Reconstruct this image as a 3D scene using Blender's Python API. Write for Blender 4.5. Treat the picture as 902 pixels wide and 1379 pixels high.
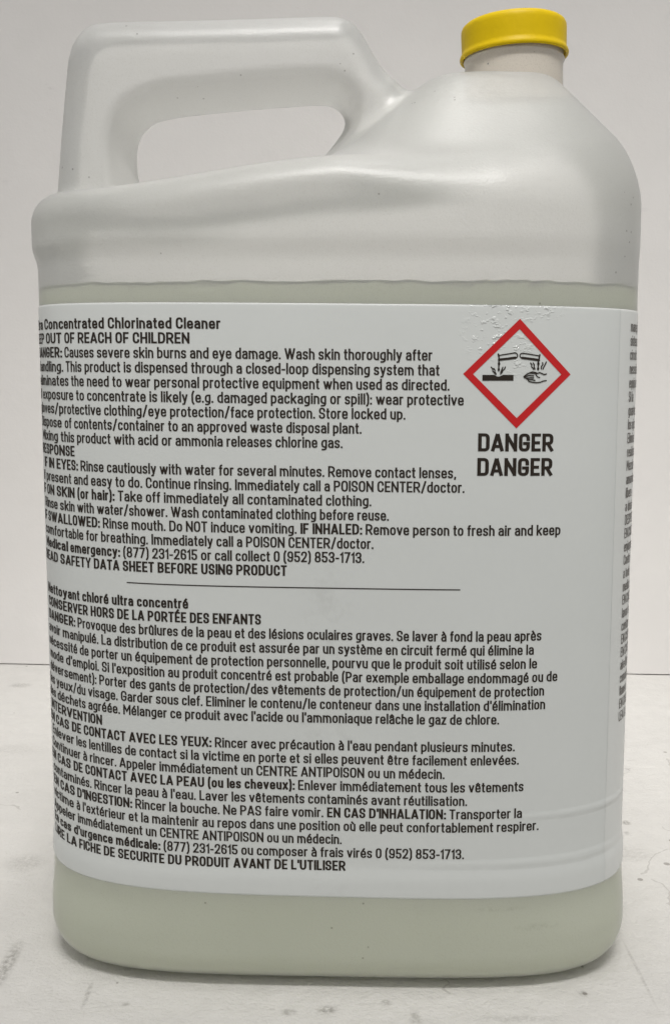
import bpy, math
import numpy as np

sc = bpy.context.scene
for o in list(bpy.data.objects):
    bpy.data.objects.remove(o)
C = sc.collection
R = math.radians
EYE = 0.2607                                    # height of the lens above the floor

# ------------------------------------------------------------------ camera
cam = bpy.data.cameras.new('camera')
cam.sensor_fit = 'VERTICAL'
cam.sensor_height = 36.0
cam.sensor_width = 36.0 * 902 / 1379
cam.lens = 36.0 * 1378 / 1379
cam.clip_start = 0.01
cam.clip_end = 50
camo = bpy.data.objects.new('camera', cam)
C.objects.link(camo)
TH, RO = R(7.85), 0.0
from mathutils import Matrix, Vector
fwd = Vector((0, math.cos(TH), -math.sin(TH)))
rgt = Vector((1, 0, 0))
upv = Vector((0, math.sin(TH), math.cos(TH)))
r2 = rgt * math.cos(RO) + upv * math.sin(RO)
u2 = -rgt * math.sin(RO) + upv * math.cos(RO)
m = Matrix((r2, u2, -fwd)).transposed().to_4x4()
m.translation = Vector((0, 0, EYE))
camo.matrix_world = m
sc.camera = camo

# ------------------------------------------------------------------ world, lamps, exposure
w = bpy.data.worlds.new('World')
sc.world = w
w.use_nodes = True
w.node_tree.nodes['Background'].inputs[0].default_value = (1.0, 0.99, 0.97, 1)
w.node_tree.nodes['Background'].inputs[1].default_value = 0.52


def area(name, loc, target, size, size_y, power, col):
    l = bpy.data.lights.new(name, 'AREA')
    l.shape = 'RECTANGLE'
    l.size, l.size_y = size, size_y
    l.energy = power
    l.color = col
    o = bpy.data.objects.new(name, l)
    o.location = loc
    o.rotation_euler = (Vector(target) - Vector(loc)).to_track_quat('-Z', 'Y').to_euler()
    C.objects.link(o)
    return o


l1 = area('ceiling_and_fill_lamp', (0.06, 0.47, 1.60), (0.05, 0.47, 0), 0.50, 0.12, 1.95, (1, 0.98, 0.95))
l1.data.spread = R(150)
wall_fill = area('ceiling_and_fill_lamp', (0.12, -0.30, 1.75), (0.04, 0.86, -0.22), 0.9, 0.16, 1.4, (1, 0.98, 0.95))  # fill lamp added to brighten the lower part of the wall
wall_fill.data.spread = R(33)

sc.view_settings.view_transform = 'Standard'
sc.view_settings.look = 'None'
sc.view_settings.exposure = 0.08
sc.view_settings.gamma = 1.0
sc.cycles.use_denoising = True
sc.cycles.max_bounces = 14
sc.cycles.diffuse_bounces = 8
sc.cycles.transmission_bounces = 10
sc.cycles.transparent_max_bounces = 12


# ------------------------------------------------------------------ material helpers
class NT:
    def __init__(self, name):
        self.m = bpy.data.materials.new(name)
        self.m.use_nodes = True
        self.t = self.m.node_tree
        for n in list(self.t.nodes):
            self.t.nodes.remove(n)
        self.out = self.n('ShaderNodeOutputMaterial')

    def n(self, kind, **kw):
        x = self.t.nodes.new(kind)
        for k, v in kw.items():
            if k.startswith('i_'):
                x.inputs[k[2:].replace('_', ' ')].default_value = v
            else:
                setattr(x, k, v)
        return x

    def l(self, a, b):
        self.t.links.new(a, b)

    def surf(self, s):
        self.l(s, self.out.inputs['Surface'])

    def coord(self):
        return self.n('ShaderNodeTexCoord').outputs['Object']

    def mapping(self, vec, scale, loc=(0, 0, 0), rot=(0, 0, 0)):
        mp = self.n('ShaderNodeMapping')
        mp.inputs['Scale'].default_value = scale
        mp.inputs['Location'].default_value = loc
        mp.inputs['Rotation'].default_value = rot
        self.l(vec, mp.inputs['Vector'])
        return mp.outputs[0]

    def noise(self, vec, scale, detail=3, rough=0.5):
        x = self.n('ShaderNodeTexNoise')
        x.inputs['Scale'].default_value = scale
        x.inputs['Detail'].default_value = detail
        x.inputs['Roughness'].default_value = rough
        self.l(vec, x.inputs['Vector'])
        return x.outputs['Fac']

    def ramp(self, fac, stops):
        r = self.n('ShaderNodeValToRGB')
        e = r.color_ramp.elements
        while len(e) < len(stops):
            e.new(0.5)
        for q, (p, c) in zip(e, stops):
            q.position = p
            q.color = (*c, 1) if len(c) == 3 else c
        self.l(fac, r.inputs[0])
        return r.outputs[0]

    def math(self, op, a, b=None, clamp=False):
        x = self.n('ShaderNodeMath', operation=op, use_clamp=clamp)
        for i, v in enumerate((a, b)):
            if v is None:
                continue
            if isinstance(v, (int, float)):
                x.inputs[i].default_value = v
            else:
                self.l(v, x.inputs[i])
        return x.outputs[0]

    def mix(self, fac, a, b, blend='MIX'):
        x = self.n('ShaderNodeMix', data_type='RGBA', blend_type=blend)
        for sock, v in ((x.inputs[0], fac), (x.inputs[6], a), (x.inputs[7], b)):
            if isinstance(v, (int, float)):
                sock.default_value = v
            elif isinstance(v, tuple):
                sock.default_value = (*v, 1)
            else:
                self.l(v, sock)
        return x.outputs[2]

    def bump(self, h, strength, dist):
        b = self.n('ShaderNodeBump')
        b.inputs['Strength'].default_value = strength
        b.inputs['Distance'].default_value = dist
        self.l(h, b.inputs['Height'])
        return b.outputs[0]

    def blob(self, vec, c, rad, soft=0.5):
        """1 inside an ellipsoid at c with radii rad, 0 outside, soft rim"""
        s = self.mapping(vec, tuple(1 / q for q in rad), tuple(-a / q for a, q in zip(c, rad)))
        ln = self.n('ShaderNodeVectorMath', operation='LENGTH')
        self.l(s, ln.inputs[0])
        mr = self.n('ShaderNodeMapRange', interpolation_type='SMOOTHSTEP')
        mr.inputs[1].default_value = 1 - soft
        mr.inputs[2].default_value = 1 + soft
        mr.inputs[3].default_value = 1
        mr.inputs[4].default_value = 0
        self.l(ln.outputs['Value'], mr.inputs[0])
        return mr.outputs[0]


def plastic_mat(name, see=0.50, tint=(1, 1, 1)):
    t = NT(name)
    v = t.coord()
    grain = t.noise(v, 900, 2)
    wave = t.noise(v, 22, 2)
    h = t.math('ADD', t.math('MULTIPLY', grain, 0.38), t.math('MULTIPLY', wave, 1.8))
    nb = t.bump(h, 0.35, 0.0008)
    mott = t.noise(v, 14, 4)
    colr = t.ramp(mott, [(0.3, tuple(a * b for a, b in zip((0.90, 0.905, 0.885), tint))), (0.7, tuple(a * b for a, b in zip((0.94, 0.94, 0.925), tint)))])
    # handling specks
    sp = t.n('ShaderNodeTexVoronoi')
    sp.inputs['Scale'].default_value = 170
    t.l(v, sp.inputs['Vector'])
    few = t.math('GREATER_THAN', t.noise(v, 31, 1), 0.60)
    spk = t.math('MULTIPLY', t.math('LESS_THAN', sp.outputs['Distance'], 0.075), few)
    colr = t.mix(t.math('MULTIPLY', spk, 0.75), colr, (0.16, 0.14, 0.12))
    dust = t.ramp(t.noise(v, 1900, 2), [(0.30, (0.90, 0.895, 0.885)), (0.46, (1, 1, 1))])
    colr = t.mix(1.0, colr, dust, 'MULTIPLY')
    # two scuffs low on the front
    for c, r in (((0.070, -0.072, 0.0385), (0.009, 0.02, 0.0009)), ((0.086, -0.068, 0.0300), (0.008, 0.02, 0.0013)), ((0.055, -0.03, 0.378), (0.02, 0.03, 0.012))):
        q = t.math('MULTIPLY', t.blob(v, c, r, 0.7), t.ramp(t.noise(v, 420, 4, 0.7), [(0.42, (0, 0, 0)), (0.66, (1, 1, 1))]))
        colr = t.mix(t.math('MULTIPLY', q, 0.30 if c[2] < 0.1 else 0.12), colr, (0.22, 0.21, 0.17))
    dif = t.n('ShaderNodeBsdfDiffuse')
    tra = t.n('ShaderNodeBsdfTranslucent')
    for s in (dif, tra):
        t.l(colr, s.inputs['Color'])
        t.l(nb, s.inputs['Normal'])
    a = t.n('ShaderNodeMixShader', i_Fac=0.50)
    t.l(dif.outputs[0], a.inputs[1])
    t.l(tra.outputs[0], a.inputs[2])
    tr = t.n('ShaderNodeBsdfRefraction', i_IOR=1.14, i_Roughness=0.40)      # frosted wall: what touches it shows, what is far behind blurs
    tr.inputs[0].default_value = (0.98, 0.98, 0.97, 1)
    b = t.n('ShaderNodeMixShader', i_Fac=see)
    t.l(a.outputs[0], b.inputs[1])
    t.l(tr.outputs[0], b.inputs[2])
    fr = t.n('ShaderNodeFresnel', i_IOR=1.5)
    t.l(nb, fr.inputs['Normal'])
    gl = t.n('ShaderNodeBsdfGlossy')
    gl.inputs['Roughness'].default_value = 0.36
    t.l(nb, gl.inputs['Normal'])
    c = t.n('ShaderNodeMixShader')
    t.l(fr.outputs[0], c.inputs[0])
    t.l(b.outputs[0], c.inputs[1])
    t.l(gl.outputs[0], c.inputs[2])
    t.surf(c.outputs[0])
    return t.m


def liquid_mat():
    t = NT('pale_green_liquid')
    dif = t.n('ShaderNodeBsdfDiffuse')
    tra = t.n('ShaderNodeBsdfTranslucent')
    for s in (dif, tra):
        s.inputs['Color'].default_value = (0.90, 0.945, 0.735, 1)
    a = t.n('ShaderNodeMixShader', i_Fac=0.12)
    t.l(dif.outputs[0], a.inputs[1])
    t.l(tra.outputs[0], a.inputs[2])
    t.surf(a.outputs[0])
    return t.m


def label_mat(name, col):
    t = NT(name)
    v = t.coord()
    fib = t.noise(t.mapping(v, (1, 1, 1)), 420, 3)
    mott = t.noise(v, 25, 4)
    base = t.mix(t.math('MULTIPLY', fib, 0.22), col, tuple(c * 0.86 for c in col))
    base = t.mix(t.math('MULTIPLY', mott, 0.12), base, tuple(c * 0.85 for c in col))
    # rubbed dirt in the middle of the front
    d = t.blob(v, (-0.003, -0.075, 0.118), (0.012, 0.05, 0.075), 0.6)
    dirt = t.math('MULTIPLY', d, t.ramp(t.noise(v, 130, 5, 0.65), [(0.5, (0, 0, 0)), (0.68, (1, 1, 1))]))
    base = t.mix(t.math('MULTIPLY', dirt, 0.16), base, (0.25, 0.24, 0.22))
    p = t.n('ShaderNodeBsdfPrincipled')
    t.l(base, p.inputs['Base Color'])
    p.inputs['Roughness'].default_value = 0.36
    p.inputs['Specular IOR Level'].default_value = 0.5
    # crinkled film near the top, over the hazard mark
    cr = None
    for c, r in (((0.062, -0.073, 0.2850), (0.008, 0.03, 0.0055)), ((0.079, -0.07, 0.2850), (0.008, 0.03, 0.0045)),
                 ((0.060, -0.073, 0.2750), (0.007, 0.03, 0.007)), ((0.072, -0.07, 0.2670), (0.005, 0.03, 0.007))):
        q = t.blob(v, c, r, 0.95)
        cr = q if cr is None else t.math('MAXIMUM', cr, q)
    crn = t.math('MULTIPLY', t.ramp(t.noise(t.mapping(v, (1, 1, 1.5)), 330, 2, 0.55), [(0.54, (0, 0, 0)), (0.70, (1, 1, 1))]), cr)
    mr = t.math('SUBTRACT', 0.36, t.math('MULTIPLY', cr, 0.27))
    t.l(mr, p.inputs['Roughness'])
    # the film rides over the moulded foot of the bottle, lower right
    rid = t.math('ADD', t.blob(v, (0.100, -0.055, 0.0580), (0.055, 0.06, 0.0016), 0.8), t.blob(v, (0.112, -0.045, 0.0780), (0.030, 0.06, 0.0014), 0.8))
    h = t.math('ADD', t.math('MULTIPLY', t.noise(v, 16, 2), 0.8), t.math('ADD', t.math('MULTIPLY', crn, 0.36), t.math('MULTIPLY', t.math('MULTIPLY', rid, t.noise(v, 45, 2)), 0.5)))
    t.l(t.bump(h, 0.7, 0.0016), p.inputs['Normal'])
    t.surf(p.outputs[0])
    return t.m


def simple_mat(name, col, rough=0.5, spec=0.5, var=0.0, scale=60, bump=0.0):
    t = NT(name)
    v = t.coord()
    p = t.n('ShaderNodeBsdfPrincipled')
    n = t.noise(v, scale, 4)
    t.l(t.mix(n, tuple(c * (1 - var) for c in col), tuple(min(1, c * (1 + var)) for c in col)), p.inputs['Base Color'])
    p.inputs['Roughness'].default_value = rough
    p.inputs['Specular IOR Level'].default_value = spec
    if bump:
        t.l(t.bump(t.noise(v, 500, 3), bump, 0.0006), p.inputs['Normal'])
    t.surf(p.outputs[0])
    return t.m


def painted_mat(name, col, floor):
    t = NT(name)
    v = t.coord()
    big = t.noise(v, 3.5, 5, 0.6)
    mid = t.noise(v, 26, 5, 0.6)
    base = t.ramp(big, [(0.3, tuple(c * 0.93 for c in col)), (0.7, tuple(min(1, c * 1.03) for c in col))])
    if floor:
        fine = t.ramp(t.noise(v, 75, 6, 0.7), [(0.35, (0, 0, 0)), (0.7, (1, 1, 1))])
        base = t.mix(t.math('MULTIPLY', fine, 0.40), base, tuple(c * 0.80 for c in col))
    base = t.mix(t.math('MULTIPLY', mid, 0.45 if floor else 0.25), base, tuple(c * 0.82 for c in col))
    # grime: streaks, dots and worn dents
    st = t.noise(t.mapping(v, (30, 150, 60), rot=(0, 0, 0.5)), 1.0, 5, 0.7)
    stm = t.ramp(st, [(0.66, (0, 0, 0)), (0.76, (1, 1, 1))])
    patch = t.ramp(t.noise(v, 7, 3), [(0.45, (0, 0, 0)), (0.62, (1, 1, 1))])
    g = t.math('MULTIPLY', stm, patch)
    base = t.mix(t.math('MULTIPLY', g, 0.40 if floor else 0.22), base, tuple(c * 0.42 for c in col))
    if floor:
        sp = t.n('ShaderNodeTexVoronoi')
        sp.inputs['Scale'].default_value = 62
        t.l(v, sp.inputs['Vector'])
        pick = t.math('GREATER_THAN', t.noise(v, 37, 1), 0.52)
        sz = t.math('MULTIPLY', t.noise(v, 90, 1), 0.17)
        dots = t.math('MULTIPLY', t.math('LESS_THAN', sp.outputs['Distance'], sz), pick)
        base = t.mix(t.math('MULTIPLY', dots, 0.55), base, (0.14, 0.12, 0.10))
        # scuffs and nicks where the board is worn: (pixel of the photograph, size along x and y in metres)
        for px, py, rx, ry, k in ((10, 1300, .0030, .016, .75), (34, 1162, .009, .009, .35), (440, 1360, .0035, .0022, .9), (388, 1363, .003, .002, .6), (560, 1374, .002, .006, .5),
                                  (843, 1108, .0022, .0026, .9), (843, 1122, .0018, .002, .5), (860, 1310, .0007, .022, .4), (28, 923, .008, .005, .55), (118, 1340, .001, .008, .55),
                                  (785, 1338, .0018, .0018, .6), (850, 1150, .012, .008, .25), (690, 1372, .015, .002, .3), (20, 1010, .02, .01, .2), (520, 1350, .002, .002, .6), (170, 1352, .0015, .0012, .6)):
            d = fwd + r2 * ((px - 451) / 1378) - u2 * ((py - 689.5) / 1378)
            q = d * (-EYE / d.z)
            mk = t.math('MULTIPLY', t.blob(v, (q.x, q.y, 0), (rx, ry, 0.05), 0.6), t.ramp(t.noise(v, 480, 4, 0.7), [(0.36, (0, 0, 0)), (0.58, (1, 1, 1))]))
            base = t.mix(t.math('MULTIPLY', mk, k * 0.7), base, (0.13, 0.12, 0.10))
        # hairline cracks
        cr = t.n('ShaderNodeTexVoronoi', feature='DISTANCE_TO_EDGE')
        cr.inputs['Scale'].default_value = 9
        wv = t.n('ShaderNodeVectorMath', operation='ADD')
        nz = t.n('ShaderNodeTexNoise')
        nz.inputs['Scale'].default_value = 18
        nz.inputs['Detail'].default_value = 4
        t.l(v, nz.inputs['Vector'])
        sc2 = t.n('ShaderNodeVectorMath', operation='SCALE')
        sc2.inputs['Scale'].default_value = 0.10
        t.l(nz.outputs['Color'], sc2.inputs[0])
        t.l(v, wv.inputs[0])
        t.l(sc2.outputs[0], wv.inputs[1])
        t.l(wv.outputs[0], cr.inputs['Vector'])
        ln = t.math('LESS_THAN', cr.outputs['Distance'], 0.006)
        pk = t.math('GREATER_THAN', t.noise(v, 6.5, 2), 0.55)
        base = t.mix(t.math('MULTIPLY', t.math('MULTIPLY', ln, pk), 0.28), base, (0.2, 0.18, 0.16))
    p = t.n('ShaderNodeBsdfPrincipled')
    t.l(base, p.inputs['Base Color'])
    p.inputs['Roughness'].default_value = 0.55
    p.inputs['Specular IOR Level'].default_value = 0.35
    h = t.math('ADD', t.math('MULTIPLY', t.noise(v, 55, 5, 0.6), 1.0), t.math('MULTIPLY', t.noise(v, 600, 2), 0.2))
    t.l(t.bump(h, 0.55 if floor else 0.18, 0.004 if floor else 0.002), p.inputs['Normal'])
    t.surf(p.outputs[0])
    return t.m


# ------------------------------------------------------------------ object helpers
def mesh_obj(name, verts, faces, mat, parent=None, smooth=True, normals=None):
    me = bpy.data.meshes.new(name)
    me.from_pydata([tuple(map(float, p)) for p in verts], [], [tuple(map(int, f)) for f in faces])
    me.materials.append(mat)
    if smooth:
        me.polygons.foreach_set('use_smooth', [True] * len(me.polygons))
    me.update()
    if normals is not None:
        me.normals_split_custom_set_from_vertices([tuple(map(float, n)) for n in normals])
    o = bpy.data.objects.new(name, me)
    C.objects.link(o)
    if parent:
        o.parent = parent
    return o


def box(name, x0, x1, y0, y1, z0, z1, mat, parent=None):
    v = [(x, y, z) for x in (x0, x1) for y in (y0, y1) for z in (z0, z1)]
    f = [(0, 1, 3, 2), (4, 6, 7, 5), (0, 4, 5, 1), (2, 3, 7, 6), (0, 2, 6, 4), (1, 5, 7, 3)]
    return mesh_obj(name, v, f, mat, parent, smooth=False)


# ------------------------------------------------------------------ the setting: white bench top and wall
floor = box('floor', -2, 2, -1.2, 1.4, -0.03, 0.0, painted_mat('white_painted_board', (0.70, 0.685, 0.66), True))
floor['kind'] = 'structure'
WALL_Y = 0.872
wall = box('wall', -2, 2, WALL_Y, WALL_Y + 0.03, 0.0010, 1.5, painted_mat('white_wall_paint', (0.80, 0.78, 0.765), False))
wall.rotation_euler = (0, 0, -0.0568)
wall['label'] = 'plain white painted wall panel standing behind the jug'
wall['category'] = 'wall'

# ------------------------------------------------------------------ the jug
JX, JY, JROT = 0.0014, 0.4754, -0.0296
jug = bpy.data.objects.new('plastic_jug', None)
C.objects.link(jug)
jug.location = (JX, JY, 0)
jug.rotation_euler = (0, 0, JROT)
jug['label'] = 'large translucent white plastic jug with yellow cap and grey warning label standing on white floor'
jug['category'] = 'jug'

# everything below in millimetres, jug-local, z = 0 at lens height
A, B, N = 129.7, 75.0, 3.55
ZF = -260.7
LAB_TOP, LAB_BOT = 25.7, -216.7
KAP = 0.010                                     # the label was stuck on slightly askew


def sstep(a, b, x):
    t = np.clip((x - a) / (b - a), 0, 1)
    return t * t * (3 - 2 * t)


def bulge(z, x=0.0):
    return 2.2 * sstep(42, 52, z) * (1 - 0.85 * sstep(60, 125, x)) + 0.8 * (1 - sstep(-210, -203, z))


def draft(z):
    return 1 - 0.0079 * (np.clip(z, -264, 70) + 84) / A


def sell(x, y, N=N):
    ax, ay = np.abs(x / A) + 1e-6, np.abs(y / B) + 1e-6
    f = (ax ** N + ay ** N) ** (1 / N)
    gx = f ** (1 - N) * ax ** (N - 1) / A
    gy = f ** (1 - N) * ay ** (N - 1) / B
    return (f - 1) / np.sqrt(gx * gx + gy * gy)


def int_round(a, b, r):
    u, v = np.maximum(a + r, 0), np.maximum(b + r, 0)
    return np.minimum(-r, np.maximum(a, b)) + np.sqrt(u * u + v * v)


def smin(a, b, k):
    h = np.clip(0.5 + 0.5 * (b - a) / k, 0, 1)
    return b * (1 - h) + a * h - k * h * (1 - h)


def smax(a, b, k):
    return -smin(-a, -b, k)


def chaikin(p, n=2):
    p = np.array(p, float)
    for _ in range(n):
        q = np.roll(p, -1, 0)
        p = np.stack([0.75 * p + 0.25 * q, 0.25 * p + 0.75 * q], 1).reshape(-1, 2)
    return p


def poly_sdf(P, x, y):
    d = np.full(x.shape, 1e9)
    s = np.ones(x.shape)
    n = len(P)
    for i in range(n):
        a, b = P[i], P[i - 1]
        ex, ey = b[0] - a[0], b[1] - a[1]
        wx, wy = x - a[0], y - a[1]
        t = np.clip((wx * ex + wy * ey) / (ex * ex + ey * ey + 1e-12), 0, 1)
        d = np.minimum(d, (wx - ex * t) ** 2 + (wy - ey * t) ** 2)
        c1, c2, c3 = y >= a[1], y < b[1], ex * wy > ey * wx
        flip = (c1 & c2 & c3) | (~c1 & ~c2 & ~c3)
        s = np.where(flip, -s, s)
    return s * np.sqrt(d)


H_OUT = chaikin([(-126.5, 30), (-125, 70), (-122.2, 98), (-118.8, 124), (-117.6, 134), (-114.2, 142.6), (-107, 148.6), (-99, 149.8),
                 (-51, 150.2), (-8, 151.2), (1, 151.2), (7, 148.8), (12, 143), (16.5, 135), (21.5, 127.5), (28.5, 122.5),
                 (36, 110), (36, 30)], 2)
H_IN = chaikin([(-84, 50), (-88, 72), (-90.6, 90), (-90.4, 100), (-86.5, 107.5), (-78, 111.8), (-42, 115.2), (-9, 117.2),
                (-2, 116.4), (2.6, 112.2), (3.2, 107), (-1, 101), (-10, 90), (-18, 70), (-22, 50)], 2)
NECK_X, NECK_R = 77.2, 21.3


def ztop(x, y):
    ay = np.abs(y)
    dx = np.maximum(np.maximum((65 - x) * 0.86, (x - 74) * 1.14), 0)
    p = 2.9
    dist = (dx ** p + ay ** p + 1e-9) ** (1 / p) - 21.5
    zd = 126.2 - smax(dist, 0 * dist, 6) * 1.0
    zl = 71.0 + 11 * sstep(-100, 10, x) - 9 * sstep(0, 60, x) - 20 * sstep(60, 125, x) + 2.5 * (1 - (y / B) ** 2)
    return smax(zd, zl, 16)


def d_body(x, y, z, inset=0.0):
    pr = sell(x / draft(z), y, N + 0.5 * (1 - sstep(-238, -220, z))) - bulge(z, x) + inset
    e = 0.6
    zt = ztop(x, y)
    gx = (ztop(x + e, y) - zt) / e
    gy = (ztop(x, y + e) - zt) / e
    tp = (z - zt) / np.sqrt(1 + gx * gx + gy * gy) + inset
    bt = ZF - z + inset
    return int_round(int_round(pr, bt, 18.5), tp, 12.0)


def d_handle(x, y, z):
    ay = np.abs(y)
    a = int_round(poly_sdf(H_OUT, x, z) + 0.8, ay - 23.0, 13.0)
    hole = (0.42 * np.sqrt(ay * ay + 9) - 1.2 - poly_sdf(H_IN, x, z)) / 1.085      # the grip hole is narrowest on the mould seam
    return int_round(a, hole, 3.2)


def d_shell(x, y, z):
    return smin(d_body(x, y, z), d_handle(x, y, z), 7)


LEVEL = 33.4


def ripple(x):
    return 0.25 * np.sin(x * 0.11) + 0.35 * np.abs(np.sin(x * 0.23 + 1)) + 0.25 * np.sin(x * 0.57 + 2 + np.sin(x * 0.09) * 3)


def d_liquid(x, y, z):
    return np.maximum(d_body(x, y, z, 1.6), z - LEVEL - ripple(x))


def surface_net(f, lo, hi, st):
    ax = [np.arange(l, h + st, st) for l, h in zip(lo, hi)]
    S = np.empty([len(a) for a in ax], np.float32)
    YY, ZZ = np.meshgrid(ax[1], ax[2], indexing='ij')
    XX = np.zeros_like(YY)
    for i, xv in enumerate(ax[0]):
        S[i] = f(XX + xv, YY, ZZ)
    ins = S < 0
    nx, ny, nz = S.shape
    cnt = np.zeros((nx - 1, ny - 1, nz - 1), np.int8)
    for a in (0, 1):
        for b in (0, 1):
            for c in (0, 1):
                cnt += ins[a:nx - 1 + a, b:ny - 1 + b, c:nz - 1 + c]
    cell = (cnt > 0) & (cnt < 8)
    I = np.argwhere(cell)
    idx = np.full(cell.shape, -1, np.int64)
    idx[cell] = np.arange(len(I))
    corners = np.array([(a, b, c) for a in (0, 1) for b in (0, 1) for c in (0, 1)])
    val = np.stack([S[tuple((I + k).T)] for k in corners], 1)
    acc = np.zeros((len(I), 3))
    n = np.zeros(len(I))
    for i in range(8):
        for j in range(i + 1, 8):
            if np.abs(corners[i] - corners[j]).sum() != 1:
                continue
            va, vb = val[:, i], val[:, j]
            k = (va < 0) != (vb < 0)
            t = np.where(k, va / np.where(k, va - vb, 1), 0)[:, None]
            acc += np.where(k[:, None], corners[i] + t * (corners[j] - corners[i]), 0)
            n += k
    P = (I + acc / n[:, None]) * st + np.array([a[0] for a in ax])
    F = []
    for axis in range(3):
        o1, o2 = [q for q in range(3) if q != axis]
        s0 = [slice(None)] * 3
        s1 = [slice(None)] * 3
        s0[axis], s1[axis] = slice(0, -1), slice(1, None)
        a, b = ins[tuple(s0)], ins[tuple(s1)]
        E = np.argwhere(a != b)
        E = E[(E[:, o1] > 0) & (E[:, o2] > 0)]
        E = E[(E[:, o1] < S.shape[o1] - 1) & (E[:, o2] < S.shape[o2] - 1)]
        flip = b[tuple(E.T)]
        q = []
        for d1, d2 in ((1, 1), (0, 1), (0, 0), (1, 0)):
            K = E.copy()
            K[:, o1] -= d1
            K[:, o2] -= d2
            q.append(idx[tuple(K.T)])
        q = np.stack(q, 1)
        if axis == 1:
            flip = ~flip
        q[flip] = q[flip][:, ::-1]
        F.append(q)
    F = np.concatenate(F)
    e = 0.25
    g = None
    for it in range(4):
        x, y, z = P.T
        g = np.stack([f(x + e, y, z) - f(x - e, y, z), f(x, y + e, z) - f(x, y - e, z), f(x, y, z + e) - f(x, y, z - e)], 1) / (2 * e)
        gl = np.maximum(np.linalg.norm(g, axis=1, keepdims=True), 0.3)
        if it < 3:
            P = P - 0.9 * np.clip(f(x, y, z)[:, None] / gl, -st, st) * g / gl
    return P, F, g / np.maximum(np.linalg.norm(g, axis=1, keepdims=True), 1e-6)


def mm(P):
    return (np.asarray(P, float) - np.array([0, 0, ZF])) * 0.001


M_PL = plastic_mat('milky_plastic')
P, F, G = surface_net(d_shell, (-142, -84, -266), (144, 84, 158), 2.0)
fc = P[F].mean(1)
x, y, z = fc.T
kind = np.where(d_handle(x, y, z) < d_body(x, y, z), 1, 0)


def piece(k, name):
    f = F[kind == k]
    u, inv = np.unique(f, return_inverse=True)
    return mesh_obj(name, mm(P[u]), inv.reshape(-1, 4), M_PL, jug, True, G[u])


body = piece(0, 'bottle_body')
handle = piece(1, 'handle')

P, F, G = surface_net(d_liquid, (-140, -82, -266), (140, 82, 44), 3.0)
liquid = mesh_obj('liquid', mm(P), F, liquid_mat(), jug, True, G)

# thin froth closed into a disc, added to block the liquid's green bounce light
_a = np.linspace(0, 2 * np.pi, 361)[:-1]
_fx, _fy = np.sin(_a), -np.cos(_a)
_fx, _fy = 0.976 * A * np.sign(_fx) * np.abs(_fx) ** (2 / N), 0.962 * B * np.sign(_fy) * np.abs(_fy) ** (2 / N)
fv = [(0.0, 0.0, LEVEL + 1.5)] + [(p, q, LEVEL + 0.9 + float(ripple(p))) for p, q in zip(_fx, _fy)]
ff = [(0, 1 + k, 1 + (k + 1) % 360) for k in range(360)]
froth_block = mesh_obj('froth_light_block', mm(fv), ff, simple_mat('white_froth_block', (0.84, 0.85, 0.80), 0.6, 0.3, 0.08, 160), jug)

# ------------------------------------------------------------------ cap
M_CAP = simple_mat('yellow_cap_plastic', (0.56, 0.39, 0.001), 0.45, 0.15, 0.06, 200, 0.2)


def lathe(prof, n=96):
    v, f = [], []
    for (r, h) in prof:
        for k in range(n):
            a = 2 * math.pi * k / n
            v.append((r * math.cos(a), r * math.sin(a), h))
    for i in range(len(prof) - 1):
        for k in range(n):
            k2 = (k + 1) % n
            f.append((i * n + k, i * n + k2, (i + 1) * n + k2, (i + 1) * n + k))
    return v, f


prof = [(21.9, 5), (22.0, 0.9), (22.4, 0.2), (23.0, 0), (23.5, 0.4), (23.6, 1.3), (23.3, 2.2), (22.75, 2.9), (22.65, 4), (22.75, 8), (22.8, 11.4),
        (22.7, 12.6), (22.2, 13.7), (21.2, 14.5), (19.6, 14.9), (10, 15.0), (0.01, 15.0)]
v, f = lathe(prof)
nv, nf = lathe([(21.6, -24), (21.5, -12.0), (21.4, -8.2), (21.3, -6.6), (21.3, -4.5), (21.3, -2.6), (21.7, -2.0), (22.0, -1.4), (21.7, -0.8), (21.3, -0.2), (21.2, 10), (18.5, 11), (18.5, -24)])
neck = mesh_obj('neck', [(a * .001, b * .001, c * .001) for a, b, c in nv], nf, plastic_mat('cap_lit_neck_plastic', 0.05, (1.0, 0.93, 0.84)), jug)  # cream tint includes yellowish light from the cap, painted into the colour
neck.location = (NECK_X * .001, 0, (136.0 - ZF) * .001)
cap = mesh_obj('cap', [(a * .001, b * .001, c * .001) for a, b, c in v], f, M_CAP, jug)
cap.location = (NECK_X * .001, 0, (135.6 - ZF) * .001)
cap.rotation_euler = (0, -R(2.2), 0)
cap['label'] = 'yellow screw cap'

# ------------------------------------------------------------------ label surface: arc length s (0 = front centre, + to the right) and height z
_t = np.linspace(0, 2 * np.pi, 7201)
_c, _s = np.sin(_t), -np.cos(_t)
_px = A * np.sign(_c) * np.abs(_c) ** (2 / N)
_py = B * np.sign(_s) * np.abs(_s) ** (2 / N)
_seg = np.hypot(np.diff(_px), np.diff(_py))
_L = np.concatenate([[0], np.cumsum(_seg)])
_PER = _L[-1]
TAB = np.arange(-_PER / 2, _PER / 2, 0.25)
TX, TY = np.interp(TAB % _PER, _L, _px), np.interp(TAB % _PER, _L, _py)


def plan(s):
    s = np.asarray(s, float)
    X, Y = np.interp(s, TAB, TX), np.interp(s, TAB, TY)
    gx = np.sign(X) * np.abs(X / A) ** (N - 1) / A
    gy = np.sign(Y) * np.abs(Y / B) ** (N - 1) / B
    g = np.hypot(gx, gy) + 1e-12
    return X, Y, gx / g, gy / g


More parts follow.
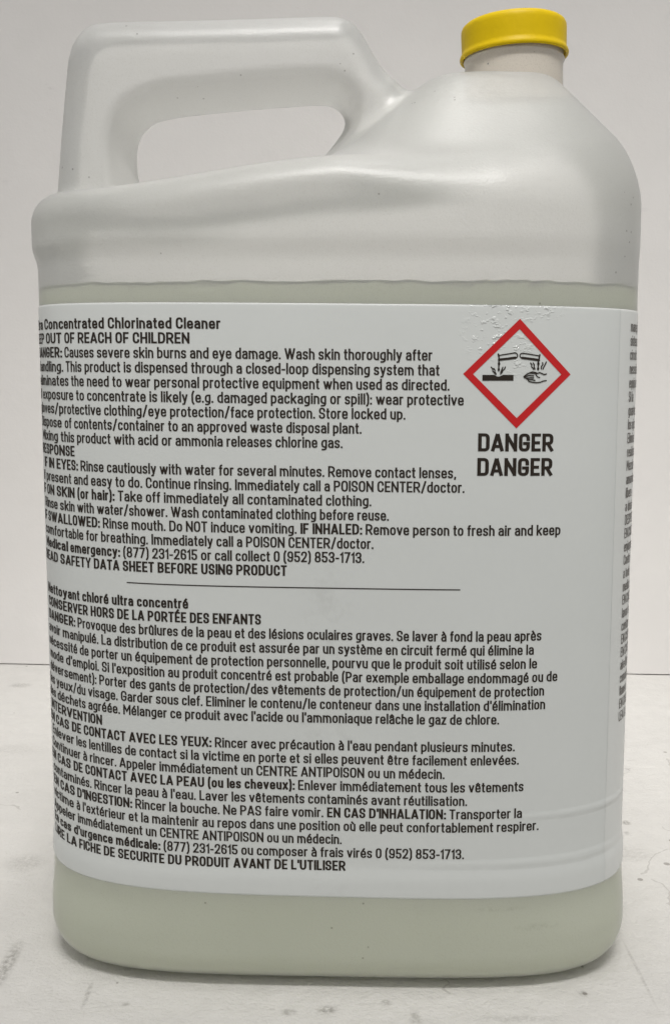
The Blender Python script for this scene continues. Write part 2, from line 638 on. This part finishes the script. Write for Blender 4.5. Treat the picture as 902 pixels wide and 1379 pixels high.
def onto(s, h, off):
    """points of the wrapped label (arc length s, height h on the flat sheet), jug-local metres"""
    X, Y, nx, ny = plan(s)
    z = np.asarray(h, float) - KAP * X
    o = bulge(z) + off
    return mm(np.stack([(X + nx * o) * draft(z), Y + ny * o, z], -1))


_cr, _sr = math.cos(JROT), math.sin(JROT)
_nx, _ny = plan(TAB)[2:]


def locate(px, py):
    """measured point of the photograph -> (s, h) on the label sheet; the print is laid out flat on the sheet"""
    d = fwd + r2 * ((px - 451) / 1378) - u2 * ((py - 689.5) / 1378)
    z = 0.0
    for _ in range(4):
        lx, ly = (TX + _nx * .4) * draft(z), TY + _ny * .4
        wx = JX * 1000 + lx * _cr - ly * _sr
        wy = JY * 1000 + lx * _sr + ly * _cr
        c = wx * d.y - wy * d.x
        k = np.where((c[:-1] * c[1:] <= 0) & (np.abs(TAB[:-1]) < _PER / 4 + 60))[0]
        if len(k):
            k = min(k, key=lambda q: wy[q])
            t = c[k] / (c[k] - c[k + 1] + 1e-12)
        else:                                          # just outside the outline: the outermost point of that side
            k, t = int(np.argmax(wx / wy * (1 if d.x > 0 else -1))), 0.0
        z = d.z / d.y * (wy[k] + t * (wy[k + 1] - wy[k]))
    return TAB[k] + t * (TAB[k + 1] - TAB[k]), z + KAP * (TX[k] + t * (TX[k + 1] - TX[k]))


def sheet(name, s0, s1, z0, z1, off, mat, parent, thick=0.12):
    ns, nz = int((s1 - s0) / 1.5), int((z1 - z0) / 2)
    zz = np.concatenate([[z0, z0 + 0.25, z0 + 0.55], np.linspace(z0 + 0.9, z1 - 0.9, nz), [z1 - 0.55, z1 - 0.25, z1]])
    nz = len(zz)
    S, Z = np.meshgrid(np.linspace(s0, s1, ns), zz, indexing='ij')
    edge = np.minimum(Z - z0, z1 - Z)                          # the film is pressed down along its cut edges
    v = onto(S.ravel(), Z.ravel(), (off - 0.24 * np.clip(1 - edge / 0.6, 0, 1)).ravel())
    f = [(i * nz + j, (i + 1) * nz + j, (i + 1) * nz + j + 1, i * nz + j + 1) for i in range(ns - 1) for j in range(nz - 1)]
    return mesh_obj(name, v, f, mat, parent)


SEAM, _ = locate(826, 780)
SEAM2, _ = locate(817, 960)
SEAM = (SEAM + SEAM2) / 2
M_LAB = label_mat('label_film', (0.60, 0.62, 0.607))
label = sheet('label', -205, SEAM + 8, LAB_BOT, LAB_TOP, 0.30, M_LAB, jug)
M_LAB2 = label_mat('side_label_film', (0.64, 0.655, 0.64))
side_label = sheet('side_label', SEAM, 215, LAB_BOT, LAB_TOP, 0.37, M_LAB2, jug)
side_label['label'] = 'overlapping side flap of the label with its own column of text'

# ------------------------------------------------------------------ printing
M_INK = simple_mat('dark_brown_ink', (0.020, 0.014, 0.009), 0.6, 0.25, 0.15, 300)
M_RED = simple_mat('red_ink', (0.50, 0.006, 0.008), 0.42, 0.4, 0.10, 300)
OFF_T = 0.42

# lettering: each character is its width and the middle lines of its pen strokes (x from 0 to 1, y with capitals 100 and small letters 74 high);
# 'c' rounds the corners of a stroke, 's' keeps them sharp, 'o' is a closed round stroke
LETTERS = {
    'a': (42, 'c .08,64 .08,74 1,74 1,0', 'c 1,43 0,43 0,0 .8,0 1,12'),
    'b': (43, 's 0,100 0,0', 'c 0,74 1,74 1,0 0,0'),
    'c': (40, 'c 1,60 1,74 0,74 0,0 1,0 1,14'),
    'd': (43, 's 1,100 1,0', 'c 1,74 0,74 0,0 1,0'),
    'e': (43, 's 0,36 1,36', 'c 1,36 1,74 0,74 0,0 .98,0 .98,10'),
    'f': (27, 'c 1,100 .4,100 .4,0', 's 0,74 1,74'),
    'g': (43, 'c 1,74 0,74 0,2 1,2', 'c 1,74 1,-22 .1,-22'),
    'h': (42, 's 0,100 0,0', 'c 0,74 1,74 1,0'),
    'i': (13, 's 0,74 0,0', 's 0,97 0,94'),
    'j': (20, 'c 1,74 1,-22 0,-22', 's 1,97 1,94'),
    'k': (43, 's 0,100 0,0', 's 1,74 .15,34', 's .38,44 1,0'),
    'l': (13, 's 0,100 0,0'),
    'm': (68, 's 0,74 0,0', 'c 0,74 .5,74 .5,0', 'c .5,74 1,74 1,0'),
    'n': (42, 's 0,74 0,0', 'c 0,74 1,74 1,0'),
    'o': (43, 'o 0,74 1,74 1,0 0,0'),
    'p': (43, 's 0,74 0,-22', 'c 0,74 1,74 1,0 0,0'),
    'q': (43, 's 1,74 1,-22', 'c 1,74 0,74 0,0 1,0'),
    'r': (28, 's 0,74 0,0', 'c 0,52 0,74 1,74'),
    's': (39, 'c 1,63 1,74 0,74 0,40 1,34 1,0 0,0 0,11'),
    't': (27, 'c .4,94 .4,0 1,0', 's 0,74 1,74'),
    'u': (42, 'c 0,74 0,0 1,0', 's 1,74 1,0'),
    'v': (43, 's 0,73 .45,2', 's 1,73 .55,2'),
    'w': (65, 's 0,73 .23,2', 's .29,2 .48,72', 's .52,72 .71,2', 's 1,73 .77,2'),
    'x': (42, 's 0,74 1,0', 's 1,74 0,0'),
    'y': (42, 's 0,74 .5,3', 's 1,74 .38,-20 .1,-22'),
    'z': (38, 's 0,74 1,74 0,0 1,0'),
    'A': (55, 's 0,1 .44,98', 's .56,98 1,1', 's .2,25 .8,25'),
    'B': (50, 's 0,100 0,0', 'c 0,100 .94,100 .94,53 0,53', 'c 0,53 1,53 1,0 0,0'),
    'C': (48, 'c 1,74 1,100 0,100 0,0 1,0 1,26'),
    'D': (51, 's 0,100 0,0', 'c 0,100 1,100 1,0 0,0'),
    'E': (43, 's 1,100 0,100 0,0 1,0', 's 0,52 .85,52'),
    'F': (42, 's 1,100 0,100 0,0', 's 0,50 .85,50'),
    'G': (50, 'c 1,76 1,100 0,100 0,0 1,0 1,46', 's 1,47 .55,47'),
    'H': (51, 's 0,100 0,0', 's 1,100 1,0', 's 0,52 1,52'),
    'I': (13, 's 0,100 0,0'),
    'J': (38, 'c 1,100 1,0 0,0 0,20'),
    'K': (51, 's 0,100 0,0', 's 1,100 .12,46', 's .36,60 1,0'),
    'L': (41, 's 0,100 0,0 1,0'),
    'M': (64, 's 0,0 0,100', 's 1,0 1,100', 's .06,94 .5,36 .94,94'),
    'N': (54, 's 0,0 0,100', 's 1,0 1,100', 's .08,92 .92,8'),
    'O': (50, 'o 0,100 1,100 1,0 0,0'),
    'P': (49, 's 0,100 0,0', 'c 0,100 1,100 1,46 0,46'),
    'Q': (50, 'o 0,100 1,100 1,0 0,0', 's .6,24 1,-4'),
    'R': (51, 's 0,100 0,0', 'c 0,100 1,100 1,46 0,46', 's .52,46 1,0'),
    'S': (47, 'c 1,78 1,100 0,100 0,54 1,48 1,0 0,0 0,22'),
    'T': (46, 's 0,100 1,100', 's .5,100 .5,0'),
    'U': (51, 'c 0,100 0,0 1,0 1,100'),
    'V': (53, 's 0,99 .45,2', 's 1,99 .55,2'),
    'W': (78, 's 0,99 .24,2', 's .28,2 .48,98', 's .52,98 .72,2', 's 1,99 .76,2'),
    'X': (52, 's 0,100 1,0', 's 1,100 0,0'),
    'Y': (50, 's 0,100 .5,44 1,100', 's .5,44 .5,0'),
    'Z': (45, 's 0,100 1,100 0,0 1,0'),
    '0': (45, 'o 0,100 1,100 1,0 0,0'),
    '1': (25, 's 0,82 1,98 1,0'),
    '2': (45, 'c 0,76 0,100 1,100 1,62 0,0', 's 0,0 1,0'),
    '3': (45, 'c 0,80 0,100 1,100 1,54 .4,54', 'c .4,54 1,54 1,0 0,0 0,20'),
    '5': (45, 's 1,100 .06,100 .06,54', 'c .06,60 1,60 1,0 0,0 0,20'),
    '6': (45, 'c 1,80 1,100 0,100 0,0 1,0 1,58 0,58'),
    '7': (45, 's 0,100 1,100 .3,0'),
    '8': (46, 'o .05,100 .95,100 .95,53 .05,53', 'o 0,53 1,53 1,0 0,0'),
    '9': (45, 'c 0,20 0,0 1,0 1,100 0,100 0,42 1,42'),
    '.': (14, 's 0,3 0,0'), ',': (16, 's 1,2 .2,-12'), ':': (14, 's 0,3 0,0', 's 0,62 0,59'),
    '(': (22, 'c 1,108 0,84 0,4 1,-18'), ')': (22, 'c 0,108 1,84 1,4 0,-18'),
    '/': (38, 's 1,106 0,-8'), '-': (28, 's 0,40 1,40'), "'": (12, 's 0,100 0,82'),
}
for _k, _b, _x in (('é', 'e', 's .42,84 .7,98'), ('è', 'e', 's .58,84 .3,98'), ('ê', 'e', 's .15,84 .5,97 .85,84'), ('à', 'a', 's .6,84 .32,98'),
                   ('â', 'a', 's .15,84 .5,97 .85,84'), ('û', 'u', 's .15,84 .5,97 .85,84'), ('ù', 'u', 's .58,84 .3,98'), ('É', 'E', 's .42,112 .7,126')):
    LETTERS[_k] = (*LETTERS[_b], _x)
BEARING = 3.5
PEN = {False: (0.36, 0.30), True: (0.43, 0.35)}         # half the pen width across and along, mm


def advance(text):
    return sum(22 if c == ' ' else LETTERS[c][0] + 2 * BEARING for c in text) / 100


def rounded(pts, closed, r):
    """polyline with its corners turned into arcs of at most radius r"""
    out = []
    n = len(pts)
    for i, p in enumerate(pts):
        if not closed and i in (0, n - 1):
            out.append(p)
            continue
        a, b = pts[i - 1], pts[(i + 1) % n]
        la, lb = math.dist(a, p), math.dist(b, p)
        ka = min(r, la * (0.5 if closed or i > 1 else 0.95)) / la
        kb = min(r, lb * (0.5 if closed or i < n - 2 else 0.95)) / lb
        q0 = (p[0] + (a[0] - p[0]) * ka, p[1] + (a[1] - p[1]) * ka)
        q2 = (p[0] + (b[0] - p[0]) * kb, p[1] + (b[1] - p[1]) * kb)
        for k in range(7):
            t = k / 6
            w = 1.0                                          # rational arc, a little squarer than a parabola
            d = (1 - t) ** 2 + 2 * w * t * (1 - t) + t * t
            out.append(tuple(((1 - t) ** 2 * q0[j] + 2 * w * t * (1 - t) * p[j] + t * t * q2[j]) / d for j in (0, 1)))
    res = [out[0]]
    for q in out[1:]:
        if math.dist(q, res[-1]) > 1e-4:
            res.append(q)
    if closed and math.dist(res[0], res[-1]) < 1e-4:
        res.pop()
    return res


FOLD = locate(86, 520)[0]
_LET = {}


def letter(ch, k, size, hx, hy):
    """ribbons of one character in mm: list of (left side, right side, closed)"""
    key = (ch, round(k, 3), size, hx, hy)
    if key in _LET:
        return _LET[key]
    wd, *paths = LETTERS[ch]
    w = max(wd * k / 100 - 2 * hx, 0.0)
    u = size / 100

    def yy(v):
        return float(np.interp(v, [-22, 0, 74, 100], [-22 * u + hy, hy, 74 * u - hy, 100 * u - hy])) + (v - 100) * u * (v > 100) + (v + 22) * u * (v < -22)
    out = []
    for ps in paths:
        mode, *pp = ps.split()
        P = [tuple(float(q) for q in t.split(',')) for t in pp]
        P = [(hx + x * w, yy(y)) for x, y in P]
        closed = mode == 'o'
        if mode != 's':
            P = rounded(P, closed, min(0.55 * w + 0.2, 1.35))
        P = np.array(P)
        n = len(P)
        if closed:
            d0, d1 = P - np.roll(P, 1, 0), np.roll(P, -1, 0) - P
        else:
            e = np.diff(P, axis=0)
            d0, d1 = np.vstack([e[:1], e]), np.vstack([e, e[-1:]])
        d0 = d0 / np.linalg.norm(d0, axis=1, keepdims=True)
        d1 = d1 / np.linalg.norm(d1, axis=1, keepdims=True)
        t = d0 + d1
        t /= np.maximum(np.linalg.norm(t, axis=1, keepdims=True), 1e-6)
        nn = np.stack([-t[:, 1], t[:, 0]], 1)
        cosn = np.maximum((nn * np.stack([-d0[:, 1], d0[:, 0]], 1)).sum(1, keepdims=True), 0.42)
        off = nn / cosn * np.array([hx, hy])
        if not closed:
            P = P.copy()
            P[0] -= d1[0] * np.array([hx, hy])
            P[-1] += d0[-1] * np.array([hx, hy])
        out.append((P + off, P - off, closed))
    _LET[key] = out
    return out


def lay(text, s, h, k, size, heavy, acc, off, pen=None, fold=-1e9):
    """print text on the label: s, h = left end of its baseline, k = mm per 100 width units, size = capital height"""
    hx, hy = pen or PEN[heavy]
    x = s
    for ch in text:
        if ch != ' ':
            for i, (L, Rr, closed) in enumerate(letter(ch, k, size, hx, hy)):
                b, n = len(acc[0]), len(L)
                Q = np.vstack([L, Rr])
                sx = x + BEARING * k / 100 + Q[:, 0]
                sx = np.where(sx < fold, fold - (fold - sx) * 1.3, sx)   # the print runs on round the corner
                acc[0].extend(onto(sx, h + Q[:, 1], off + 0.012 * i).tolist())
                acc[1].extend((b + j, b + (j + 1) % n, b + n + (j + 1) % n, b + n + j) for j in range(n if closed else n - 1))
        x += advance(ch) * k


def set_line(line, word, sa, sb, h, size, acc, off=OFF_T):
    """line: text with *bold* marks, spread so that word starts at sa and the line ends at sb"""
    runs = [(r, i % 2 == 1) for i, r in enumerate(line.split('*')) if r]
    plain = ''.join(r for r, _ in runs)
    x0 = advance(plain[:plain.index(word)]) + BEARING / 100
    k = (sb - sa) / (advance(plain) - BEARING / 100 - x0)
    if acc is None:                                       # only asked where the line would start
        return min(sa - x0 * k, FOLD - (FOLD - sa + x0 * k) * 1.3)
    x = 0.0
    for r, hv in runs:
        lay(r, sa + (x - x0) * k, h, k, size, hv, acc, off, None, FOLD)
        x += advance(r)


def paragraph(name, rows, size, z_at, parent=label, mat=None, lab=None):
    acc = ([], [])
    jobs = []
    for i, (line, wa, xa, xe, zz) in enumerate(rows):
        z = zz if zz is not None else z_at(i)
        # the pixel row only helps to find s; iterate once with the known height
        def s_of(px):
            lo, hi = 380.0, 1240.0
            for _ in range(40):
                mid = (lo + hi) / 2
                s, zc = locate(px, mid)
                if zc > z:
                    lo = mid
                else:
                    hi = mid
            return s
        job = (line, wa or line[1], s_of(xa) if wa else None, s_of(xe), z)
        jobs.append(job)
    starts = [set_line(*j, size, None) for j in jobs if j[2] is not None]
    s0 = sorted(starts)[len(starts) // 2]
    print(name, np.round(starts, 1))
    for j in jobs:
        set_line(j[0], j[1], FOLD - (FOLD - s0) / 1.3 if j[2] is None else j[2], j[3], j[4], size, acc)
    o = mesh_obj(name, acc[0], acc[1], mat or M_INK, parent, smooth=False)
    if lab:
        o['label'] = lab
    return o


ENG = [
    ('*Ultra Concentrated Chlorinated Cleaner*', 'Concentrated', 64.5, 297),
    ('*KEEP OUT OF REACH OF CHILDREN*', 'OUT', 66.5, 255.5),
    ('*DANGER:* Causes severe skin burns and eye damage. Wash skin thoroughly after', 'Causes', 87.4, 581.8),
    ('handling. This product is dispensed through a closed-loop dispensing system that', 'This', 89.1, 591.4),
    ('eliminates the need to wear personal protective equipment when used as directed.', 'the', 96.3, 604.9),
    ('If exposure to concentrate is likely (e.g. damaged packaging or spill): wear protective', 'to concen', 102.9, 624),
    ('gloves/protective clothing/eye protection/face protection. Store locked up.', 'clothing', 140.7, 545.6),
    ('Dispose of contents/container to an approved waste disposal plant.', 'contents', 100.4, 486.7),
    ('Mixing this product with acid or ammonia releases chlorine gas.', 'product', 104.2, 461.2),
    ('*RESPONSE*', None, 0, 101),
    ('*IF IN EYES:* Rinse cautiously with water for several minutes. Remove contact lenses,', 'Rinse', 109, 613.7),
    ('if present and easy to do. Continue rinsing. Immediately call a POISON CENTER/doctor.', 'and', 100, 625),
    ('*IF ON SKIN (or hair):* Take off immediately all contaminated clothing.', 'SKIN', 79.8, 499.9),
    ('Rinse skin with water/shower. Wash contaminated clothing before reuse.', 'with', 104.6, 523.3),
    ('*IF SWALLOWED:* Rinse mouth. Do NOT induce vomiting. *IF INHALED:* Remove person to fresh air and keep', 'Rinse', 139, 754),
    ('comfortable for breathing. Immediately call a POISON CENTER/doctor.', 'for breath', 116.6, 502.7),
    ('*Medical emergency:* (877) 231-2615 or call collect 0 (952) 853-1713.', 'emergency', 95.3, 490.3),
    ('*READ SAFETY DATA SHEET BEFORE USING PRODUCT*', 'SAFETY', 84.3, 386.3),
]
FRE = [
    ('*Nettoyant chloré ultra concentré*', 'chloré', 111.3, 253.7),
    ('*CONSERVER HORS DE LA PORTÉE DES ENFANTS*', 'HORS', 122.6, 351.5),
    ('*DANGER:* Provoque des brûlures de la peau et des lésions oculaires graves. Se laver à fond la peau après', 'Provoque', 105, 728.4),
    ('avoir manipulé. La distribution de ce produit est assurée par un système en circuit fermé qui élimine la', 'La', 137, 718.2),
    ('nécessité de porter un équipement de protection personnelle, pourvu que le produit soit utilisé selon le', 'porter', 123.7, 722.5),
    ("mode d'emploi. Si l'exposition au produit concentré est probable (Par exemple emballage endommagé ou de", 'Si', 137.7, 749.8),
    ('déversement): Porter des gants de protection/des vêtements de protection/un équipement de protection', 'Porter', 134.2, 732),
    ("les yeux/du visage. Garder sous clef. Eliminer le contenu/le conteneur dans une installation d'élimination", 'Garder', 163.3, 733.4),
    ("des déchets agréée. Mélanger ce produit avec l'acide ou l'ammoniaque relâche le gaz de chlore.", 'Mélanger', 166.4, 671.5),
    ('*INTERVENTION*', None, 0, 138),
    ("*EN CAS DE CONTACT AVEC LES YEUX:* Rincer avec précaution à l'eau pendant plusieurs minutes.", 'AVEC', 174.2, 692.6),
    ('Enlever les lentilles de contact si la victime en porte et si elles peuvent être facilement enlevées.', 'lentilles', 120.6, 698),
    ('Continuer à rincer. Appeler immédiatement un CENTRE ANTIPOISON ou un médecin.', 'Appeler', 161.4, 598.2),
    ('*EN CAS DE CONTACT AVEC LA PEAU (ou les cheveux):* Enlever immédiatement tous les vêtements', 'AVEC', 176, 704.3),
    ("contaminés. Rincer la peau à l'eau. Laver les vêtements contaminés avant réutilisation.", 'Rincer', 127.6, 628.5),
    ("*EN CAS D'INGESTION:* Rincer la bouche. Ne PAS faire vomir. *EN CAS D'INHALATION:* Transporter la", 'Rincer', 182.7, 702.2),
    ("victime à l'extérieur et la maintenir au repos dans une position où elle peut confortablement respirer.", "l'ext", 112, 724.6),
    ('Appeler immédiatement un CENTRE ANTIPOISON ou un médecin.', 'immédiatement', 105.5, 460),
    ("*En cas d'urgence médicale:* (877) 231-2615 ou composer à frais virés 0 (952) 853-1713.", '(877)', 220.7, 624.3),
    ("*LIRE LA FICHE DE SECURITE DU PRODUIT AVANT DE L'UTILISER*", 'LA F', 93.5, 465),
]


def rows_with_leading(rows, ys):
    """regular leading fitted to the measured baselines at pixel column 250"""
    i = np.array([k for k, q in enumerate(ys) if q is not None])
    zz = np.array([locate(250, ys[k])[1] for k in i])
    p = np.polyfit(i, zz, 1)
    print('leading', p, np.round(zz - np.polyval(p, i), 2))
    return [(*r, float(np.polyval(p, k))) for k, r in enumerate(rows)]


E_Y = [441.6, 462.9, 482.9, 502.7, 522.3, 542.2, 561.7, 581, 600.4, None, 639.6, 658.5, 677.8, 696.8, 716.4, 735, 753.3, 772.5]
F_Y = [818.6, 838.5, 857, 875.6, 894.8, 913, 931.3, 950, 969.6, None, 1004.1, 1022.9, 1041.5, 1058.2, 1077.3, 1094.8, 1113, 1129.7, 1147.1, 1162.9]
ER, FR = rows_with_leading(ENG, E_Y), rows_with_leading(FRE, F_Y)
SIZE = 4.3
paragraph('english_warning_text', ER, SIZE, None)
paragraph('french_warning_text', FR, SIZE, None)

# danger words
z1, z2 = locate(695, 607.8)[1], locate(692, 640.8)[1]
cap_h = locate(695, 583.6)[1] - z1
acc = ([], [])
for (xa, xb, yy) in ((643.2, 744.2, 607.8), (642.1, 742.8, 640.8)):
    sa, za = locate(xa, yy)
    sb, zb = locate(xb, yy)
    k = (sb - sa) / (advance('DANGER') - 2 * BEARING / 100)
    lay('DANGER', sa - BEARING * k / 100, za, k, cap_h, True, acc, OFF_T, (0.72, 0.60))
mesh_obj('danger_lettering', acc[0], acc[1], M_INK, label, False)


# flat printed shapes given as outlines measured on the photograph
def subdiv(poly, step=3.0):
    out = []
    for a, b in zip(poly, poly[1:] + poly[:1]):
        n = max(1, int(math.hypot(b[0] - a[0], b[1] - a[1]) / step))
        out += [(a[0] + (b[0] - a[0]) * k / n, a[1] + (b[1] - a[1]) * k / n) for k in range(n)]
    return out


def put(pts, acc, faces, off):
    sz = np.array([locate(*p) for p in pts])
    b = len(acc[0])
    acc[0].extend(onto(sz[:, 0], sz[:, 1], off).tolist())
    acc[1].extend(tuple(q + b for q in fc) for fc in faces)


def stroke(pts, wd, acc, off=OFF_T + .03):
    """a pen line of width wd: ribbon with round ends"""
    pts = [Vector(p) for p in pts]
    L, Rr = [], []
    for i, p in enumerate(pts):
        d = (pts[min(i + 1, len(pts) - 1)] - pts[max(i - 1, 0)]).normalized()
        n = Vector((-d.y, d.x)) * wd / 2
        L.append(p + n)
        Rr.append(p - n)
    n = len(pts)
    put([tuple(q) for q in L + Rr], acc, [(i, i + 1, n + i + 1, n + i) for i in range(n - 1)], off)
    for p in (pts[0], pts[-1]):
        put([(p.x + wd / 2 * math.cos(a), p.y + wd / 2 * math.sin(a)) for a in [k * math.pi / 5 for k in range(10)]], acc, [tuple(range(10))], off + .006)


# red diamond frame
o_ = [(699.8, 429.3), (767.8, 504.2), (694.9, 576.9), (623.3, 503.5)]
i_ = [(699.3, 443.2), (755.2, 504.2), (695.3, 563.0), (636.6, 503.8)]
acc = ([], [])
K = 24
pts, fcs = [], []
for e in range(4):
    for k in range(K):
        t = k / K
        for q in (o_, i_):
            a, b = q[e], q[(e + 1) % 4]
            pts.append((a[0] + (b[0] - a[0]) * t, a[1] + (b[1] - a[1]) * t))
n = 4 * K
fcs = [(2 * k, 2 * k + 1, 2 * ((k + 1) % n) + 1, 2 * ((k + 1) % n)) for k in range(n)]
put(pts, acc, fcs, OFF_T)
mesh_obj('hazard_diamond', acc[0], acc[1], M_RED, label, False)

# corrosion symbol (tubes dripping on a slab and on a hand), drawn on the 902 x 574 enlargement
acc = ([], [])
Q = lambda p: (640 + p[0] / 8.2, 460 + p[1] / 8.2)
QS = lambda ps: [Q(p) for p in ps]


def fill(ps, off=OFF_T + .02):
    ps = QS(ps)
    put(ps, acc, [tuple(range(len(ps)))], off)


for xs in ((75, 205, 218, 75), (218, 236, 236, 218), (236, 262, 262, 236), (262, 292, 292, 262), (292, 418, 418, 292)):
    pass
top = [(75, 368), (140, 368), (205, 368), (222, 378), (242, 386), (262, 386), (282, 378), (300, 367), (360, 368), (418, 368)]
put(QS([q for t in top for q in (t, (t[0], 432))]), acc, [(2 * k, 2 * k + 1, 2 * k + 3, 2 * k + 2) for k in range(len(top) - 1)], OFF_T + .02)
PW = 1 / 8.2
for (lip, up, lo) in ((((250, 138), (258, 176), (258, 214)), [(258, 152), (350, 138), (430, 125), (452, 130), (464, 150), (458, 172), (438, 186)], [(258, 200), (350, 190), (440, 178)]),
                      (((708, 146), (702, 180), (696, 214)), [(702, 158), (610, 142), (520, 128), (498, 134), (488, 152), (494, 172), (514, 180)], [(698, 204), (610, 192), (514, 180)])):
    stroke(QS(lip), 17 * PW, acc)
    stroke(QS(up), 13 * PW, acc, OFF_T + .035)
    stroke(QS(lo), 27 * PW, acc, OFF_T + .04)
for xx, y1 in ((258, 322), (692, 312)):
    stroke(QS([(xx, 214), (xx, 240), (xx - 2, 275), (xx - 3, y1)]), 15 * PW, acc, OFF_T + .045)
    stroke(QS([(xx, 240), (xx, 250)]), 27 * PW, acc, OFF_T + .05)
    stroke(QS([(xx - 3, y1 - 18), (xx - 3, y1 - 8)]), 24 * PW, acc, OFF_T + .055)
for ps in ([(172, 282), (190, 302), (188, 322), (208, 345), (222, 362)], [(200, 296), (214, 316), (212, 334), (226, 356)],
           [(328, 280), (318, 304), (300, 318), (292, 340), (274, 358)], [(300, 284), (292, 302), (284, 322), (276, 340)],
           [(606, 236), (620, 256), (616, 276), (632, 292), (640, 306)], [(634, 236), (648, 258), (644, 278), (654, 304)],
           [(738, 232), (742, 252), (726, 272), (724, 300)], [(780, 224), (770, 246), (762, 262), (752, 280), (742, 304)]):
    stroke(QS(ps), 13 * PW, acc, OFF_T + .06)
for ps, wd in (([(532, 388), (548, 374), (572, 356), (600, 344), (628, 334), (660, 342), (684, 350), (706, 342), (730, 352), (756, 364), (780, 358)], 14),
               ([(664, 362), (672, 376), (686, 390), (706, 398)], 12), ([(532, 390), (560, 384), (590, 374), (612, 376), (640, 378)], 13),
               ([(540, 400), (570, 404), (600, 400), (640, 402)], 13), ([(560, 408), (582, 420), (620, 420), (654, 428)], 13),
               ([(578, 424), (592, 442), (630, 450), (680, 454), (716, 448), (744, 436), (778, 430)], 13), ([(606, 350), (640, 352), (676, 352)], 12)):
    stroke(QS(ps), wd * PW, acc, OFF_T + .07)
mesh_obj('corrosion_symbol', acc[0], acc[1], M_INK, label, False)

# dividing rule
acc = ([], [])
s0, za = locate(171, 784.0)
s1, zb = locate(619.4, 794.2)
zr = (locate(250, 788.3)[1] + locate(600, 794.0)[1]) / 2
ss = np.linspace(s0, s1, 120)
for q in ss:
    acc[0].extend(onto([q, q], [zr - .22, zr + .22], OFF_T).tolist())
acc[1].extend([(2 * k, 2 * k + 2, 2 * k + 3, 2 * k + 1) for k in range(119)])
mesh_obj('dividing_line', acc[0], acc[1], M_INK, label, False)

# text column of the side flap
SIDE = ['manejo', 'sistema', 'circuito', 'necesidad', 'equipo de', 'Si la', 'guantes', 'los ojos', 'Elimine', 'residuos', 'Mezclar', 'amoniaco', 'libera', 'a dosis',
        'DESPUES', 'EN CASO', 'enjuague', 'Contin', 'a todo', 'medico', 'EN CASO', 'lavar la', 'contam', 'EN CASO', 'EN CASO', 'aire libre', 'comoda', 'llame a', 'EN CASO', 'LEA LA']
M_SHEEN_INK = simple_mat('sheen_grey_ink', (0.15, 0.14, 0.13), 0.6, 0.3, 0.15, 300)  # label ink with grazing sheen put into its colour as grey
s_side = locate(833, 940)[0]
acc = ([], [])
z_first = locate(852, 447)[1]
for k, tx in enumerate(SIDE):
    z = z_first - 5.68 * k
    lay(tx, s_side, z, SIZE * 0.9, SIZE, False, acc, 0.50, (0.26, 0.24))
mesh_obj('side_text', acc[0], acc[1], M_SHEEN_INK, side_label, False)
